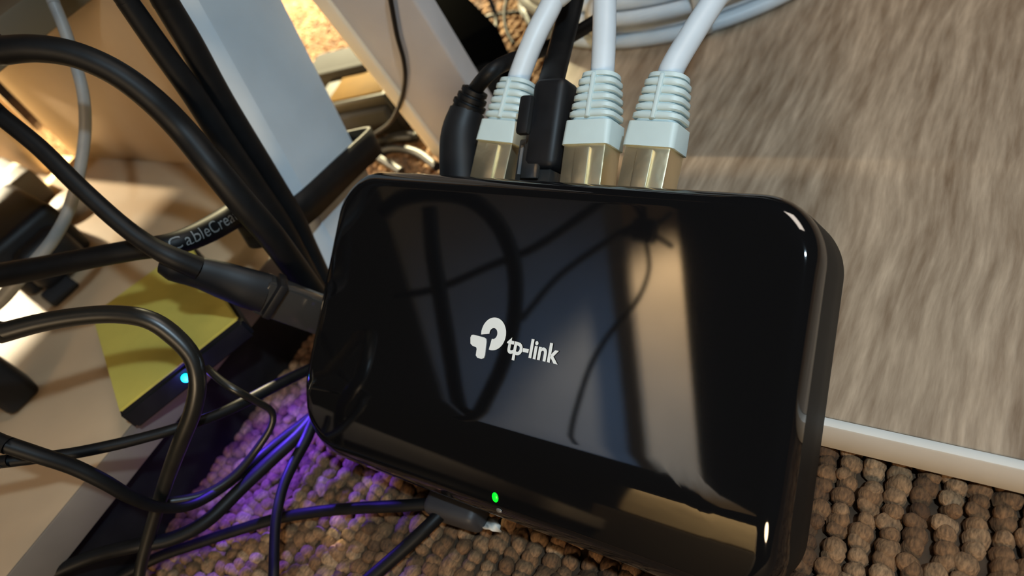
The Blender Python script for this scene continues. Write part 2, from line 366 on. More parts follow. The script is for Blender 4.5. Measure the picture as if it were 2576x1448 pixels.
# ================================================================== ROUTER
def router():
    root = thing('network_switch', RL(0, -RD / 2, -RT), 'glossy black network switch with a silver logo and a green light', 'network switch')
    N = 160
    def outline(inset, r0=.0110):
        hx, hy = RW / 2 - inset, RD / 2 - inset; r = min(max(r0 - inset * .8, .002), hy * .8); pts = []
        q = N // 4
        # even spacing: corner arcs get 20 of 40 points each, straight runs the rest
        for sx, sy, ang, nx in ((1, 1, 0, 1), (-1, 1, 90, 0), (-1, -1, 180, 1), (1, -1, 270, 0)):
            for k in range(20):
                t = math.radians(ang + 90 * k / 19); pts.append((sx * (hx - r) + r * math.cos(t), sy * (hy - r) + r * math.sin(t)))
            x0, y0 = pts[-1]
            nxt = {0: (-(hx - r), hy), 90: (-hx, -(hy - r)), 180: (hx - r, -hy), 270: (hx, hy - r)}[ang]
            for k in range(1, 21): pts.append((x0 + (nxt[0] - x0) * k / 21, y0 + (nxt[1] - y0) * k / 21))
        return pts
    def drop(y):
        s = -(y + RD / 2 - .0185); 
        if s <= 0: return 0
        a, L = .36, .003
        return a * (s - L * (1 - math.exp(-s / L)))
    def shape(x, y):      # slightly narrower at the back left
        t = (y / RD + .5)
        if x < 0: x += -x / (RW / 2) * .0026 * (t - .5)
        else: x += x / (RW / 2) * (.0005 - .0016 * t)
        return x, y
    bm = bmesh.new(); rings = []
    prof = [(.0022, -RT), (.0008, -RT + .0004), (.0001, -RT + .002), (0, -.012), (0, -.0045), (.0001, -.0034), (.0004, -.0023), (.0009, -.0013), (.0015, -.0006), (.0022, -.0002), (.0030, 0)]
    ins = [.0042, .0058, .0075, .010, .0125, .0148, .017, .019, .021, .023, .025, .027, .029, .031]
    for inset, z in prof + [(i, 0) for i in ins]:
        wgt = 1 if z > -.006 else 0
        row = []
        for x, y in outline(inset):
            x, y = shape(x, y)
            row.append(bm.verts.new(RL(x, y, z - drop(y) * (1 if z > -.006 else (.75 if z > -.013 else 0)))))
        rings.append(row)
    for a, b in zip(rings, rings[1:]):
        for k in range(N): bm.faces.new((a[k], a[(k + 1) % N], b[(k + 1) % N], b[k]))
    bm.faces.new(rings[0][::-1]); bm.faces.new(rings[-1])
    o = obj('casing', from_bm('casing', bm), GLOSS, root)
    auto(o.data, 50)
    o.data.materials.append(mat('matte_black_tub', (.006, .006, .006), .55, noise=(300, .2), **{'Specular IOR Level': .15}))
    for f in o.data.polygons:
        if max((o.data.vertices[i].co - RC).dot(RN) + drop((o.data.vertices[i].co - RC).dot(RB)) for i in f.vertices) < -.0035: f.material_index = 1
    # logo: printed mark, outlined on the lid
    def poly(name, px, z0=.00005, z1=.0002, holes=None):
        b2 = bmesh.new()
        vs = [b2.verts.new(on_router(x, y, z0)) for x, y in px]
        f = b2.faces.new(vs); r = bmesh.ops.extrude_face_region(b2, geom=[f])
        bmesh.ops.translate(b2, vec=RN * (z1 - z0), verts=[v for v in r['geom'] if isinstance(v, bmesh.types.BMVert)])
        return obj(name, from_bm(name, b2), LOGO, root, smooth=False)
    def cp(x, y): return 1130 + x / 7.24, 760 + y / 7.24
    # open ring (the bowl)
    out, inn = [], []
    cxo, cyo, ax, ay, rot = 808, 575, 226, 300, math.radians(8)
    cxi, cyi, bx, by = 805, 568, 72, 100
    for k in range(41):
        t = math.radians(172 + (360 - 70) * k / 40)
        def el(cx_, cy_, a_, b_, t): 
            x, y = a_ * math.cos(t), b_ * math.sin(t)
            return cx_ + x * math.cos(rot) - y * math.sin(rot), cy_ + x * math.sin(rot) + y * math.cos(rot)
        out.append(cp(*el(cxo, cyo, ax, ay, t))); inn.append(cp(*el(cxi, cyi, bx, by, t)))
    b2 = bmesh.new()
    ro = [b2.verts.new(on_router(x, y, .0002)) for x, y in out]; ri = [b2.verts.new(on_router(x, y, .0002)) for x, y in inn]
    for k in range(40): b2.faces.new((ro[k], ro[k + 1], ri[k + 1], ri[k]))
    obj('logo_mark', from_bm('logo_mark', b2), LOGO, root, smooth=False)
    T = [(395, 640), (415, 595), (450, 590), (640, 640), (678, 665), (682, 720), (655, 960), (635, 1015), (590, 1030), (520, 1010), (492, 965), (508, 850), (500, 820), (430, 790), (395, 750)]
    poly('logo_mark', [cp(*p) for p in T])
    # lettering
    cu = bpy.data.curves.new('lettering', 'FONT'); cu.body = 'tp-link'; cu.size = 1; cu.offset = .028; cu.resolution_u = 4
    to = bpy.data.objects.new('lettering', cu); COL.objects.link(to)
    bpy.context.view_layer.update()
    me = bpy.data.meshes.new_from_object(to.evaluated_get(bpy.context.evaluated_depsgraph_get())); bpy.data.objects.remove(to)
    xs = [v.co.x for v in me.vertices]; x0, x1 = min(xs), max(xs)
    a = Vector(to_local(on_router(*cp(1035, 900)))); bq = Vector(to_local(on_router(*cp(1985, 1120))))
    wd = (bq - a).length; k = wd / (x1 - x0); dirx = (bq - a) / wd; diry = Vector((-dirx.y, dirx.x, 0))
    for v in me.vertices:
        q = a + dirx * (v.co.x - x0) * k + diry * v.co.y * k * 1.12
        v.co = RL(q.x, q.y, .0002)
    me.update(); bm3 = bmesh.new(); bm3.from_mesh(me); bm3.normal_update()
    if sum((f.normal.dot(RN) for f in bm3.faces)) < 0: bmesh.ops.reverse_faces(bm3, faces=bm3.faces[:])
    bm3.to_mesh(me); bm3.free()
    obj('lettering', me, LOGO, root, smooth=False); root.children[-1]['label'] = 'silver printed lettering'
    # lights on the front slope
    def led(name, x, y, w, h, material):
        p = on_router(x, y)
        for _ in range(6):
            la = to_local(p); z = -drop(la[1]); p = on_router(x, y, z)
        la = to_local(p); y_ = la[1]
        s = (drop(y_ - 1e-4) - drop(y_ + 1e-4)) / 2e-4
        nb = (RN - RB * (s)).normalized(); tb = RX.cross(nb)
        tb = nb.cross(RX).normalized()
        b4 = bmesh.new(); c = p + nb * .00008
        vs = [b4.verts.new(c + RX * w * math.cos(t) + tb * h * math.sin(t)) for t in (2 * math.pi * k / 24 for k in range(24))]
        top = [b4.verts.new(v.co * .0 + c + (v.co - c) * .7 + nb * .00025) for v in vs]
        for i in range(24): b4.faces.new((vs[i], vs[(i + 1) % 24], top[(i + 1) % 24], top[i]))
        b4.faces.new(top)
        o = obj(name, from_bm(name, b4), material, root); return o
    led('status_light', 1246, 1250, .00075, .00105, GREEN)['label'] = 'small lit green status light'
    led('status_light', 1256, 1283, .0007, .0005, DIM)['label'] = 'small unlit status light'
router()

# ================================================================== NETWORK PLUGS
def plug_frame(px_base, px_end, lift=0.0, side=0):
    """axis starts inside the back wall of the router and runs to where the cable leaves the boot"""
    A = on_router(*px_base, -.0075)
    la = to_local(A); S = RL(la[0], RD / 2 - .004, -.0115)
    E_ = on_router(*px_end, -.0075 + lift) - RN * .004
    ax = (E_ - S).normalized(); sx = ax.cross(RN).normalized(); sn = sx.cross(ax)
    return S, E_, ax, sx, sn
def white_net_cable(pb, pj, pe, cab, label, lift=0.0):
    pe = (pe[0] - 25, pe[1]); pb = (pb[0] - 20, pb[1]); pj = (pj[0] - 20, pj[1])
    S, E_, ax, sx, sn = plug_frame(pb, pe, lift)
    root = thing('network_cable', S, label, 'network cable')
    L = (E_ - S).length
    J = on_router(*pj, -.0075) ; lj = max(.006, min((J - S).dot(ax), L * .6))
    W, Hh = .0099, .0074
    box('metal_plug', S + ax * (lj / 2), sx, ax, sn, W - .0006, lj + .001, Hh - .0006, STEEL, root, .0004)
    pl = root.children[-1]; pl['label'] = 'shiny metal plug shield'
    box('latch', S + ax * (lj * .55) + sn * (Hh / 2), sx, ax, sn, .0032, lj * .8, .0007, STEEL, pl, .0002)
    # boot: square sleeve that tapers to the cable
    bm = bmesh.new(); rows = []
    for t, sw, shh, rr in ((0, 1.05, 1.05, .0010), (.32, 1.02, 1.02, .0012), (.34, .84, .86, .0016), (.92, .66, .76, .0026), (.93, .78, .86, .0026), (.985, .76, .84, .0026), (1, .66, .72, .0022)):
        c = S + ax * (lj + (L - lj) * t); a0, b0 = W * sw / 2, Hh * shh / 2; ring = []
        for qx, qy, ang in ((1, 1, 0), (-1, 1, 90), (-1, -1, 180), (1, -1, 270)):
            for k in range(5):
                th = math.radians(ang + 22.5 * k); ring.append(bm.verts.new(c + sx * (qx * (a0 - rr) + rr * math.cos(th)) + sn * (qy * (b0 - rr) + rr * math.sin(th))))
        rows.append(ring)
    n = 20
    for a, b in zip(rows, rows[1:]):
        for k in range(n): bm.faces.new((a[k], a[(k + 1) % n], b[(k + 1) % n], b[k]))
    bm.faces.new(rows[0]); bm.faces.new(rows[-1])
    bo = obj('boot', from_bm('boot', bm), WHITEB, root); auto(bo.data, 40); bo['label'] = 'white ribbed strain relief boot'
    for i in range(5):
        t = .415 + .112 * i; sw = 1.01 - .042 * i; wd = W * sw; ht = Hh * (1.01 - .030 * i)
        c = S + ax * (lj + (L - lj) * t)
        b2 = bmesh.new(); rws = []
        for dt, sc in ((-.5, .93), (-.3, 1), (.3, 1), (.5, .93)):
            a0, b0, rr = wd * sc / 2, ht * sc / 2, .0022; ring = []
            for qx, qy, ang in ((1, 1, 0), (-1, 1, 90), (-1, -1, 180), (1, -1, 270)):
                for k in range(5):
                    th = math.radians(ang + 22.5 * k); ring.append(b2.verts.new(c + ax * dt * .00125 + sx * (qx * (a0 - rr) + rr * math.cos(th)) + sn * (qy * (b0 - rr) + rr * math.sin(th))))
            rws.append(ring)
        for a, b in zip(rws, rws[1:]):
            for k in range(n): b2.faces.new((a[k], a[(k + 1) % n], b[(k + 1) % n], b[k]))
        b2.faces.new(rws[0]); b2.faces.new(rws[-1])
        rb = obj('rib', from_bm('rib', b2), WHITEB, bo); auto(rb.data, 50)
    p0 = S + ax * (lj + (L - lj) * .36) + sn * (Hh * .475); p1 = S + ax * (lj + (L - lj) * .96) + sn * (Hh * .415)
    box('spine', (p0 + p1) / 2, sx, (p1 - p0).normalized(), sn, .0009, (p1 - p0).length, .0012, WHITEB, bo, .0003)
    pts = [E_ - ax * .003, E_ + ax * .001] + [P(x, y, Z) for x, y, Z in cab]
    q = pts[-1]; dd = (q - pts[-2]).normalized()
    if pe[0] < 1350: dd = (P(1462, -100, .167) - P(1440, 0, .164)).normalized() + Vector((-.12, 0, 0))
    pts += [q + dd * .06 + EZ * .012, q + dd * .16 + EZ * .004, q + Vector((dd.x * .26, dd.y * .30 + .04, 0)) - EZ * .03]
    tube('cable_jacket', pts, .0024, WHITEC, root)
    return root
Zp = [(E_ := on_router(*p) - ORIG).dot(cf) for p in ((1310, 180), (1520, 165), (1700, 165))]
print('plug depths', Zp)
white_net_cable((1238, 436), (1245, 352), (1303, 187), [(1347, 90, .158), (1392, 0, .158), (1426, -100, .159)], 'white network cable in the first socket beside the black power plug')
white_net_cable((1477, 452), (1490, 360), (1516, 170), [(1520, 80, .149), (1521, 0, .151), (1521, -100, .153)], 'white network cable in the middle, right beside the flat black network cable')
white_net_cable((1622, 466), (1635, 365), (1690, 172), [(1742, 85, .142), (1797, 0, .145), (1870, -110, .149)], 'white network cable in the last socket, over the oak board')

# flat black network cable with a clear plug
def black_net_cable():
    S, E_, ax, sx, sn = plug_frame((1336, 444), (1366, 215))
    root = thing('network_cable', S, 'flat black network cable with a smoky clear plug between two white ones', 'network cable')
    box('clear_plug', S + ax * .006, sx, ax, sn, .0086, .015, .0070, CLEARB, root, .0005)
    q = root.children[-1]; q['label'] = 'smoky clear plug'
    for k in range(4): box('contact', S + ax * .009 + sx * (-.0032 + .0012 * k) + sn * .0036, sx, ax, sn, .0006, .006, .0003, mat('contact_grey', (.16, .155, .15), .3), q, 0)
    box('latch', S + ax * .010 + sn * .0042, sx, ax, sn, .0042, .010, .0008, CLEARB, q, .0003)
    c = on_router(1369, 310, -.0075) - RN * .003
    bm = bmesh.new()
    bt = obj('boot', from_bm('boot', box_bm(c, sx, ax, sn, .0078, .019, .0076, .0018, 3)), BLACKP, root); auto(bt.data)
    box('boot_hook', on_router(1322, 290, -.003), sx, ax, sn, .003, .008, .002, BLACKP, bt, .0008)
    tube('cable_jacket', [on_router(1376, 250, -.0095), on_router(1384, 215, -.0095), P(1412, 110, .164), P(1440, 0, .172), P(1462, -100, .182), *(P(1462, -100, .182) + (P(1462, -100, .182) - P(1440, 0, .172)).normalized() * L_ + EZ * z_ + EX * x_ for L_, z_, x_ in ((.05, -.012, -.012), (.12, -.030, -.035), (.20, -.052, -.06)))], .0029, RUBBER, root, flat=.6, up=sn)
black_net_cable()

# power plug in the back of the switch
def power():
    A = on_router(1145, 436, -.0075); la = to_local(A); S = RL(la[0], RD / 2 - .003, -.011)
    root = thing('power_cable', S, 'black round power plug and thin cable at the end of the socket row', 'power cable')
    def o(x, y, z): return on_router(x, y, z)
    b1 = o(1158, 350, -.011); b2_ = o(1175, 280, -.011); b3 = o(1196, 225, -.010)
    t = tube('plug_body', [S, b1, b2_], [.0048, .0046, .0040], BLACKP, root)
    tube('strain_relief', [b2_, o(1186, 250, -.0105), b3], [.0036, .0030, .0024], RUBBER, root)
    for k in range(3):
        c = b2_.lerp(b3, .2 + .3 * k); dd = (b3 - b2_).normalized()
        tube('relief_ring', [c, c + dd * .0009], .0038 - .0004 * k, RUBBER, root.children[-1] if k == 0 else root.children[1])
    tube('cable_jacket', [b2_.lerp(b3, .6), b3, P(1238, 178, .158), P(1292, 150, .165), P(1345, 132, .172), P(1420, 100, .18), P(1520, 40, .19)], .0017, RUBBER, root)
power()

# ================================================================== WHITE COIL ON THE BOARD
def coil():
    root = thing('cable_coil', F(1640, -200, BZ), 'coil of white network cable lying on the oak board', 'cable coil')
    e1, e2 = F(1900, 62, BZ), F(1560, 128, BZ)
    # circle in the board plane through three photo points
    pa, pb_, pc = F(1480, 132, BZ), F(1730, 108, BZ), F(2010, 2, BZ)
    ax_, ay_, bx_, by_, cx_, cy_ = pa.x, pa.y, pb_.x, pb_.y, pc.x, pc.y
    d_ = 2 * (ax_ * (by_ - cy_) + bx_ * (cy_ - ay_) + cx_ * (ay_ - by_))
    ux = ((ax_**2 + ay_**2) * (by_ - cy_) + (bx_**2 + by_**2) * (cy_ - ay_) + (cx_**2 + cy_**2) * (ay_ - by_)) / d_
    uy = ((ax_**2 + ay_**2) * (cx_ - bx_) + (bx_**2 + by_**2) * (ax_ - cx_) + (cx_**2 + cy_**2) * (bx_ - ax_)) / d_
    R_ = math.hypot(ax_ - ux, ay_ - uy); print('coil', ux, uy, R_)
    r = .0024; k = 0
    for layer in range(4):
        for j in range(4):
            rad = R_ - r - j * r * 2.02 - (layer % 2) * r
            z = BZ + r + layer * r * 1.75
            ph = random.uniform(0, 6)
            pts = [Vector((ux + (rad + .0006 * math.sin(3 * t + ph)) * math.cos(t), uy + (rad + .0006 * math.sin(2 * t + ph)) * math.sin(t), z + .0003 * (1 + math.sin(2 * t + ph)))) for t in (2 * math.pi * q / 40 for q in range(41))]
            tube('turn', pts, r, WHITEC, root, n=12, step=.004)
    tieang = math.atan2(F(1775, 70, BZ).y - uy, F(1775, 70, BZ).x - ux)
    for da in (0, -.5):
        a = tieang + da; er = Vector((math.cos(a), math.sin(a), 0)); et = Vector((-math.sin(a), math.cos(a), 0))
        c = Vector((ux, uy, 0)) + er * (R_ - 4.6 * r); c.z = BZ + r * 3.7
        bm = bmesh.new(); rows = []
        for s in (-.0022, .0022):
            ring = []
            for q in range(24):
                t = 2 * math.pi * q / 24
                ring.append(bm.verts.new(c + er * (5.3 * r * math.copysign(abs(math.cos(t)) ** .5, math.cos(t))) + EZ * (4.0 * r * math.copysign(abs(math.sin(t)) ** .5, math.sin(t))) + et * s))
            rows.append(ring)
        for q in range(24): bm.faces.new((rows[0][q], rows[0][(q + 1) % 24], rows[1][(q + 1) % 24], rows[1][q]))
        o = obj('tie', from_bm('tie', bm), mat('clear_tie', (.5, .49, .46), .3), root)
        sm = o.modifiers.new('s', 'SOLIDIFY'); sm.thickness = .0005
coil()

# ================================================================== THINGS BEHIND THE LEGS
def back_items():
    # grey adapter
    c = F(880, 190, .012); 
    a = thing('grey_adapter', Vector((c.x, c.y, 0)), 'small warm grey adapter block on the lit carpet between the legs', 'adapter')
    dv = (F(930, 175, .02) - F(840, 195, .02)); dv.z = 0; dv.normalize(); pv = EZ.cross(dv)
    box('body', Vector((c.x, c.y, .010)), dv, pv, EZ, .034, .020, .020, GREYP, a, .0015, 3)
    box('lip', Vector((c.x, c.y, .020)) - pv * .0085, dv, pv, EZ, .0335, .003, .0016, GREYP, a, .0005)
    c = F(915, 248, .012)
    b = thing('power_adapter', Vector((c.x, c.y, 0)), 'black adapter with an amber label on the lit carpet between the legs', 'adapter')
    box('body', Vector((c.x, c.y, .009)), dv, pv, EZ, .036, .021, .018, BLACKP, b, .0015, 3)
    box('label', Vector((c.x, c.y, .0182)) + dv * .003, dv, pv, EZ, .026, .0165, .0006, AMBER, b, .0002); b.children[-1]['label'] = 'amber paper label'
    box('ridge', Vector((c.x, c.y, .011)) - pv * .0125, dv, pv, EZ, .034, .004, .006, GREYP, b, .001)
    # black power brick to the right of the flat leg
    ax = (F(1235, 165, .02) - F(1110, 20, .02)); ax.z = 0; ln = .052; ax.normalize(); py = EZ.cross(ax)
    c = F(1145, 105, .018)
    BRICK = mat('dull_black_brick', (.0012, .0012, .0012), .8, ior=1.06, **{'Specular IOR Level': 0.0})
    k = thing('power_brick', Vector((c.x, c.y, 0)), 'chunky black power brick on the carpet beside the lilac grey leg', 'power brick')
    box('body', Vector((c.x, c.y, .014)), ax, py, EZ, ln, .027, .028, BRICK, k, .004, 3)
    box('neck', Vector((c.x, c.y, .012)) + ax * (ln / 2 + .004), ax, py, EZ, .012, .012, .012, RUBBER, k, .003, 3)
    c2 = Vector((c.x, c.y, .012)) - ax * (ln / 2 + .006)
    box('plug_head', c2 - ax * .002, ax, py, EZ, .016, .022, .020, BRICK, k, .003, 3)
    tube('pin', [c2 - py * .012 + EZ * .006, c2 - py * .018 + EZ * .006 + ax * .002], .0016, STEEL, k)
    pcable('thin_cable', [(1225, -20, .30, 12), (1247, 40, .30, 13), (1246, 85, .295, 13), (1228, 120, .29, 13), (1222, 150, .285, 13)], RUBBER, 'thin black cable looping left behind the black power brick')
    pcable('thin_cable', [(1280, -20, .29, 10), (1270, 30, .285, 11), (1274, 75, .28, 11), (1292, 110, .275, 11)], RUBBER, 'thin black cable hanging just left of the first white network cable')
    pcable('thin_cable', [(1180, 60, .31, 11), (1240, 40, .305, 11), (1310, 30, .30, 11), (1350, 25, .295, 11)], RUBBER, 'thin black cable crossing the lit carpet above the power brick')
    # hangs a few millimetres in front of the flat leg
    lp = L2c + L2n * .0065
    pts = [plane_hit(x, y, lp, L2n) for x, y in ((976, -40), (986, 20), (999, 90), (1015, 150), (1019, 200), (1008, 255), (984, 305))] + [F(950, 332, .010), F(915, 352, .004)]
    o = tube('thin_cable', pts, .0007, RUBBER); tag(o, 'thin black cable hanging down over the lilac grey leg', 'cable')
    for i, (spec, lab) in enumerate([
        ([(900, 300, .006), (940, 285, .006), (975, 265, .004)], 'dark flat cable end beside the amber label adapter'),
        ([(905, 375, .004), (960, 355, .004), (1030, 335, .003), (1045, 345, .003), (1000, 350, .003), (940, 365, .003)], 'dark cable bent back on itself on the lit carpet'),
        ([(930, 395, .003), (990, 375, .004), (1050, 385, .003), (1100, 420, .003)], 'dark cable on the lit carpet just above the switch'),
        ([(935, 385, .003), (975, 410, .003), (1010, 432, .003)], 'short dark cable slipping behind the corner of the switch')]):
        o = tube('carpet_cable', [F(x, y, z) for x, y, z in spec], .0016 if i else .003, RUBBER); tag(o, lab, 'cable')
back_items()

# ================================================================== YELLOW TOPPED HUB
def hub():
    zt = .037
    q = [F(x, y, zt) for x, y in ((300, 1035), (598, 800), (475, 612), (231, 790))]
    root = thing('usb_hub', Vector((q[0].x, q[0].y, SLZ)), 'black box with a yellow top and a bright blue light on the beige shelf', 'hub')
    print('hub', [tuple(v) for v in q])
    def prism(name, pts, z0, z1, material, par, off=0, bev=.0004):
        c = sum(pts, Vector()) / len(pts); bm = bmesh.new(); lo = []; hi = []
        for p in pts:
            d = (p - c); d.z = 0; p2 = p + d.normalized() * off
            lo.append(bm.verts.new((p2.x, p2.y, z0))); hi.append(bm.verts.new((p2.x, p2.y, z1)))
        n = len(pts)
        for k in range(n): bm.faces.new((lo[k], lo[(k + 1) % n], hi[(k + 1) % n], hi[k]))
        bm.faces.new(lo); bm.faces.new(hi)
        bmesh.ops.recalc_face_normals(bm, faces=bm.faces[:])
        bmesh.ops.bevel(bm, geom=bm.edges[:], offset=bev, segments=2, affect='EDGES')
        o = obj(name, from_bm(name, bm), material, par); auto(o.data); return o
    prism('casing', q, SLZ + .0002, zt - .0006, BLACKP, root, .001, .0008)
    prism('yellow_top', q, zt - .0006, zt, YELLOW, root)['label'] = 'yellow top sheet'
    # blue light in the side wall that faces the lens
    A, B = q[0], q[1]
    p = F(462, 937, zt - .0035)
    ed = (B - A); ed.z = 0; ed.normalize(); nn = ed.cross(EZ)
    if nn.dot(A - (q[2] + q[3]) / 2) < 0: nn = -nn
    t = (p - A).dot(ed); c = A + ed * t + nn * .0015; c.z = zt - .0032
    bm = bmesh.new(); bmesh.ops.create_uvsphere(bm, u_segments=16, v_segments=8, radius=.0011, matrix=Matrix.Translation(c))
    o = obj('status_light', from_bm('status_light', bm), BLUE, root); o['label'] = 'bright blue status light'
    l = bpy.data.lights.new('blue_spill', 'POINT'); lo = bpy.data.objects.new('blue_spill', l); COL.objects.link(lo)
    l.energy = .0015; l.color = (.16, .10, 1); l.shadow_soft_size = .001; lo.location = c + nn * .003
    g0 = F(548, 905, zt - .002)
    light('blue_glow', 'SPOT', g0, F(770, 1200, 0), .36, (.12, .05, 1), spot_size=math.radians(112), spot_blend=.7, shadow_soft_size=.0012)
    return c, nn
hubc, hubn = hub()

# black plug brick and pale connector at the far left, on the shelf
def left_items():
    zt = SLZ + .022
    c = F(60, 600, SLZ + .012); d1 = F(200, 640, SLZ) - F(0, 520, SLZ); d1.z = 0; d1.normalize(); d2 = EZ.cross(d1)
    k = thing('plug_adapter', Vector((c.x, c.y, SLZ)), 'black plug adapter lying on the beige shelf under the grey cable', 'adapter')
    box('body', Vector((c.x, c.y, SLZ + .0105)) - d1 * .008, d1, d2, EZ, .046, .026, .021, BLACKP, k, .003, 3)
    box('nose', Vector((c.x, c.y, SLZ + .009)) + d1 * .019, d1, d2, EZ, .010, .018, .016, BLACKP, k, .004, 3)
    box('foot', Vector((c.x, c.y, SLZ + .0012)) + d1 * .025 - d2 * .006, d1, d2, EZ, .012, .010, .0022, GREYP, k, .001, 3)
    c = F(30, 470, SLZ + .010)
    w_ = thing('pale_connector', Vector((c.x, c.y, SLZ)), 'pale grey plastic connector beside the black plug adapter', 'connector')
    box('body', Vector((c.x, c.y, SLZ + .007)) - d1 * .01, d1, d2, EZ, .040, .018, .014, mat('pale_connector_grey', (.20, .19, .16), .5), w_, .002, 3)
    box('rim', Vector((c.x, c.y, SLZ + .0145)) - d1 * .006 - d2 * .009, d1, d2, EZ, .034, .003, .0025, mat('cream_rim', (.5, .45, .34), .45), w_, .0008)
    kn = thing('shadow_disc', F(185, 520, SLZ), 'shadow built as a round tan stopper on the beige shelf behind the grey cable', 'disc')  # a shadow on the shelf, built as a tan disc
    p = F(185, 525, SLZ)
    tube('cap', [p + EZ * .0005, p + EZ * .004, p + EZ * .0055], [.0085, .0082, .006], mat('shadow_tan', (.40, .29, .18), .5), kn, n=28)
    tube('base', [p, p + EZ * .0008], .0095, mat('shadow_tan', (.4, .29, .18), .5), kn, n=28)
    c = F(-15, 950, SLZ + .01)
    z = thing('dark_plug', Vector((c.x, c.y, SLZ)), 'corner of a dark plug on the shelf at the edge of the picture', 'plug')
    box('body', Vector((c.x, c.y, SLZ + .008)), d1, d2, EZ, .012, .010, .015, BLACKP, z, .002, 3)
    box('cap', Vector((c.x, c.y, SLZ + .016)), d1, d2, EZ, .009, .007, .002, BLACKP, z, .0008)
left_items()

# ================================================================== CABLES AT THE LEFT
pcable('grey_cable', [(110, -60, .178, 30), (132, 0, .178, 30), (163, 75, .18, 30), (190, 160, .182, 29), (210, 240, .184, 29), (214, 330, .187, 29), (200, 430, .19, 29), (172, 530, .192, 30), (135, 600, .194, 31), (95, 650, .195, 32), (45, 705, .196, 34), (0, 755, .197, 36), (-60, 800, .198, 38)], GREYC, 'thin grey cable curving down past the beige panel', lead=.16, sag=-0.01)
pcable('thick_black_cable', [(-80, 140, .150, 74), (0, 128, .150, 72), (90, 122, .150, 68), (190, 138, .151, 66), (290, 182, .153, 66), (380, 248, .156, 68), (460, 328, .160, 70), (540, 425, .162, 72), (610, 510, .166, 72), (680, 590, .172, 70), (740, 670, .18, 66), (800, 750, .188, 60), (850, 800, .196, 55)], RUBBER, 'thick black cable arching in from the side to the strapped leg', lead=.16, sag=0.03)
pcable('black_cable', [(268, -70, .146, 56), (318, 0, .150, 56), (400, 118, .157, 58), (480, 228, .164, 60), (560, 350, .172, 62), (640, 470, .181, 62), (700, 560, .188, 62), (750, 650, .194, 58), (800, 740, .20, 54), (840, 800, .205, 50)], RUBBER, 'black cable running down along the white leg, outer of two', lead=.16, sag=-0.02)
pcable('black_cable', [(375, -80, .150, 72), (414, 0, .155, 66), (478, 108, .162, 66), (550, 240, .171, 64), (620, 356, .179, 62), (678, 450, .186, 60), (735, 545, .193, 58), (772, 620, .198, 52), (815, 710, .203, 48), (850, 780, .207, 44)], RUBBER, 'black cable lying against the white leg, inner of two', lead=.16, sag=-0.02)
def printed_cable():
    spec = [(-60, 702, .178, 62), (0, 692, .176, 62), (110, 672, .172, 58), (230, 648, .168, 54), (340, 628, .166, 54), (440, 612, .166, 58), (520, 580, .172, 64), (590, 540, .180, 66), (640, 510, .190, 60), (680, 480, .196, 50), (700, 460, .197, 40)]
    root = thing('printed_black_cable', P(340, 628, .166), 'black cable with pale lettering on its jacket crossing to the strap', 'cable')
    o = pcable('cable_jacket', spec, RUBBER, None, parent=root, lead=.14, sag=.02)
    pts = [P(x, y, Z) for x, y, Z, w_ in spec]; path, rr = spline(pts, [w_ * Z / FPX / 2 for x, y, Z, w_ in spec])
    # lettering wrapped round the jacket
    cu = bpy.data.curves.new('lettering', 'FONT'); cu.body = 'CableCreation'; cu.size = 1; cu.resolution_u = 3
    to = bpy.data.objects.new('lettering', cu); COL.objects.link(to); bpy.context.view_layer.update()
    me = bpy.data.meshes.new_from_object(to.evaluated_get(bpy.context.evaluated_depsgraph_get())); bpy.data.objects.remove(to)
    st = min(range(len(path)), key=lambda i: (path[i] - P(432, 613, .166)).length)
    cum = [0]
    for i in range(st, len(path) - 1): cum.append(cum[-1] + (path[i + 1] - path[i]).length)
    b5 = bmesh.new(); b5.from_mesh(me); bmesh.ops.triangulate(b5, faces=b5.faces[:])
    for _ in range(3):
        bmesh.ops.subdivide_edges(b5, edges=[e for e in b5.edges if e.calc_length() > .12], cuts=1)
        bmesh.ops.triangulate(b5, faces=b5.faces[:])
    b5.to_mesh(me); b5.free()
    xs = [v.co.x for v in me.vertices]; want = 225 * .175 / FPX; k = want / (max(xs) - min(xs))
    for v in me.vertices:
        s = (v.co.x - min(xs)) * k; i = 0
        while i < len(cum) - 2 and cum[i + 1] < s: i += 1
        t = (s - cum[i]) / max(1e-6, cum[i + 1] - cum[i]); a, b = path[st + i], path[st + i + 1]
        c = a.lerp(b, t); tg = (path[min(st + i + 2, len(path) - 1)] - path[st + i - 1]).normalized(); r = rr[st + i] * 1.02
        vw = (ORIG - c).normalized(); vw = (vw - vw.dot(tg) * tg).normalized(); sd = vw.cross(tg)
        if sd.dot(-cd) < 0: sd = -sd
        an = (v.co.y - .32) * k * 1.15 / r
        v.co = c + (vw * math.cos(an) + sd * math.sin(an)) * r
    me.update(); obj('lettering', me, PRINT, root, smooth=False)['label'] = 'pale grey printed lettering'
printed_cable()

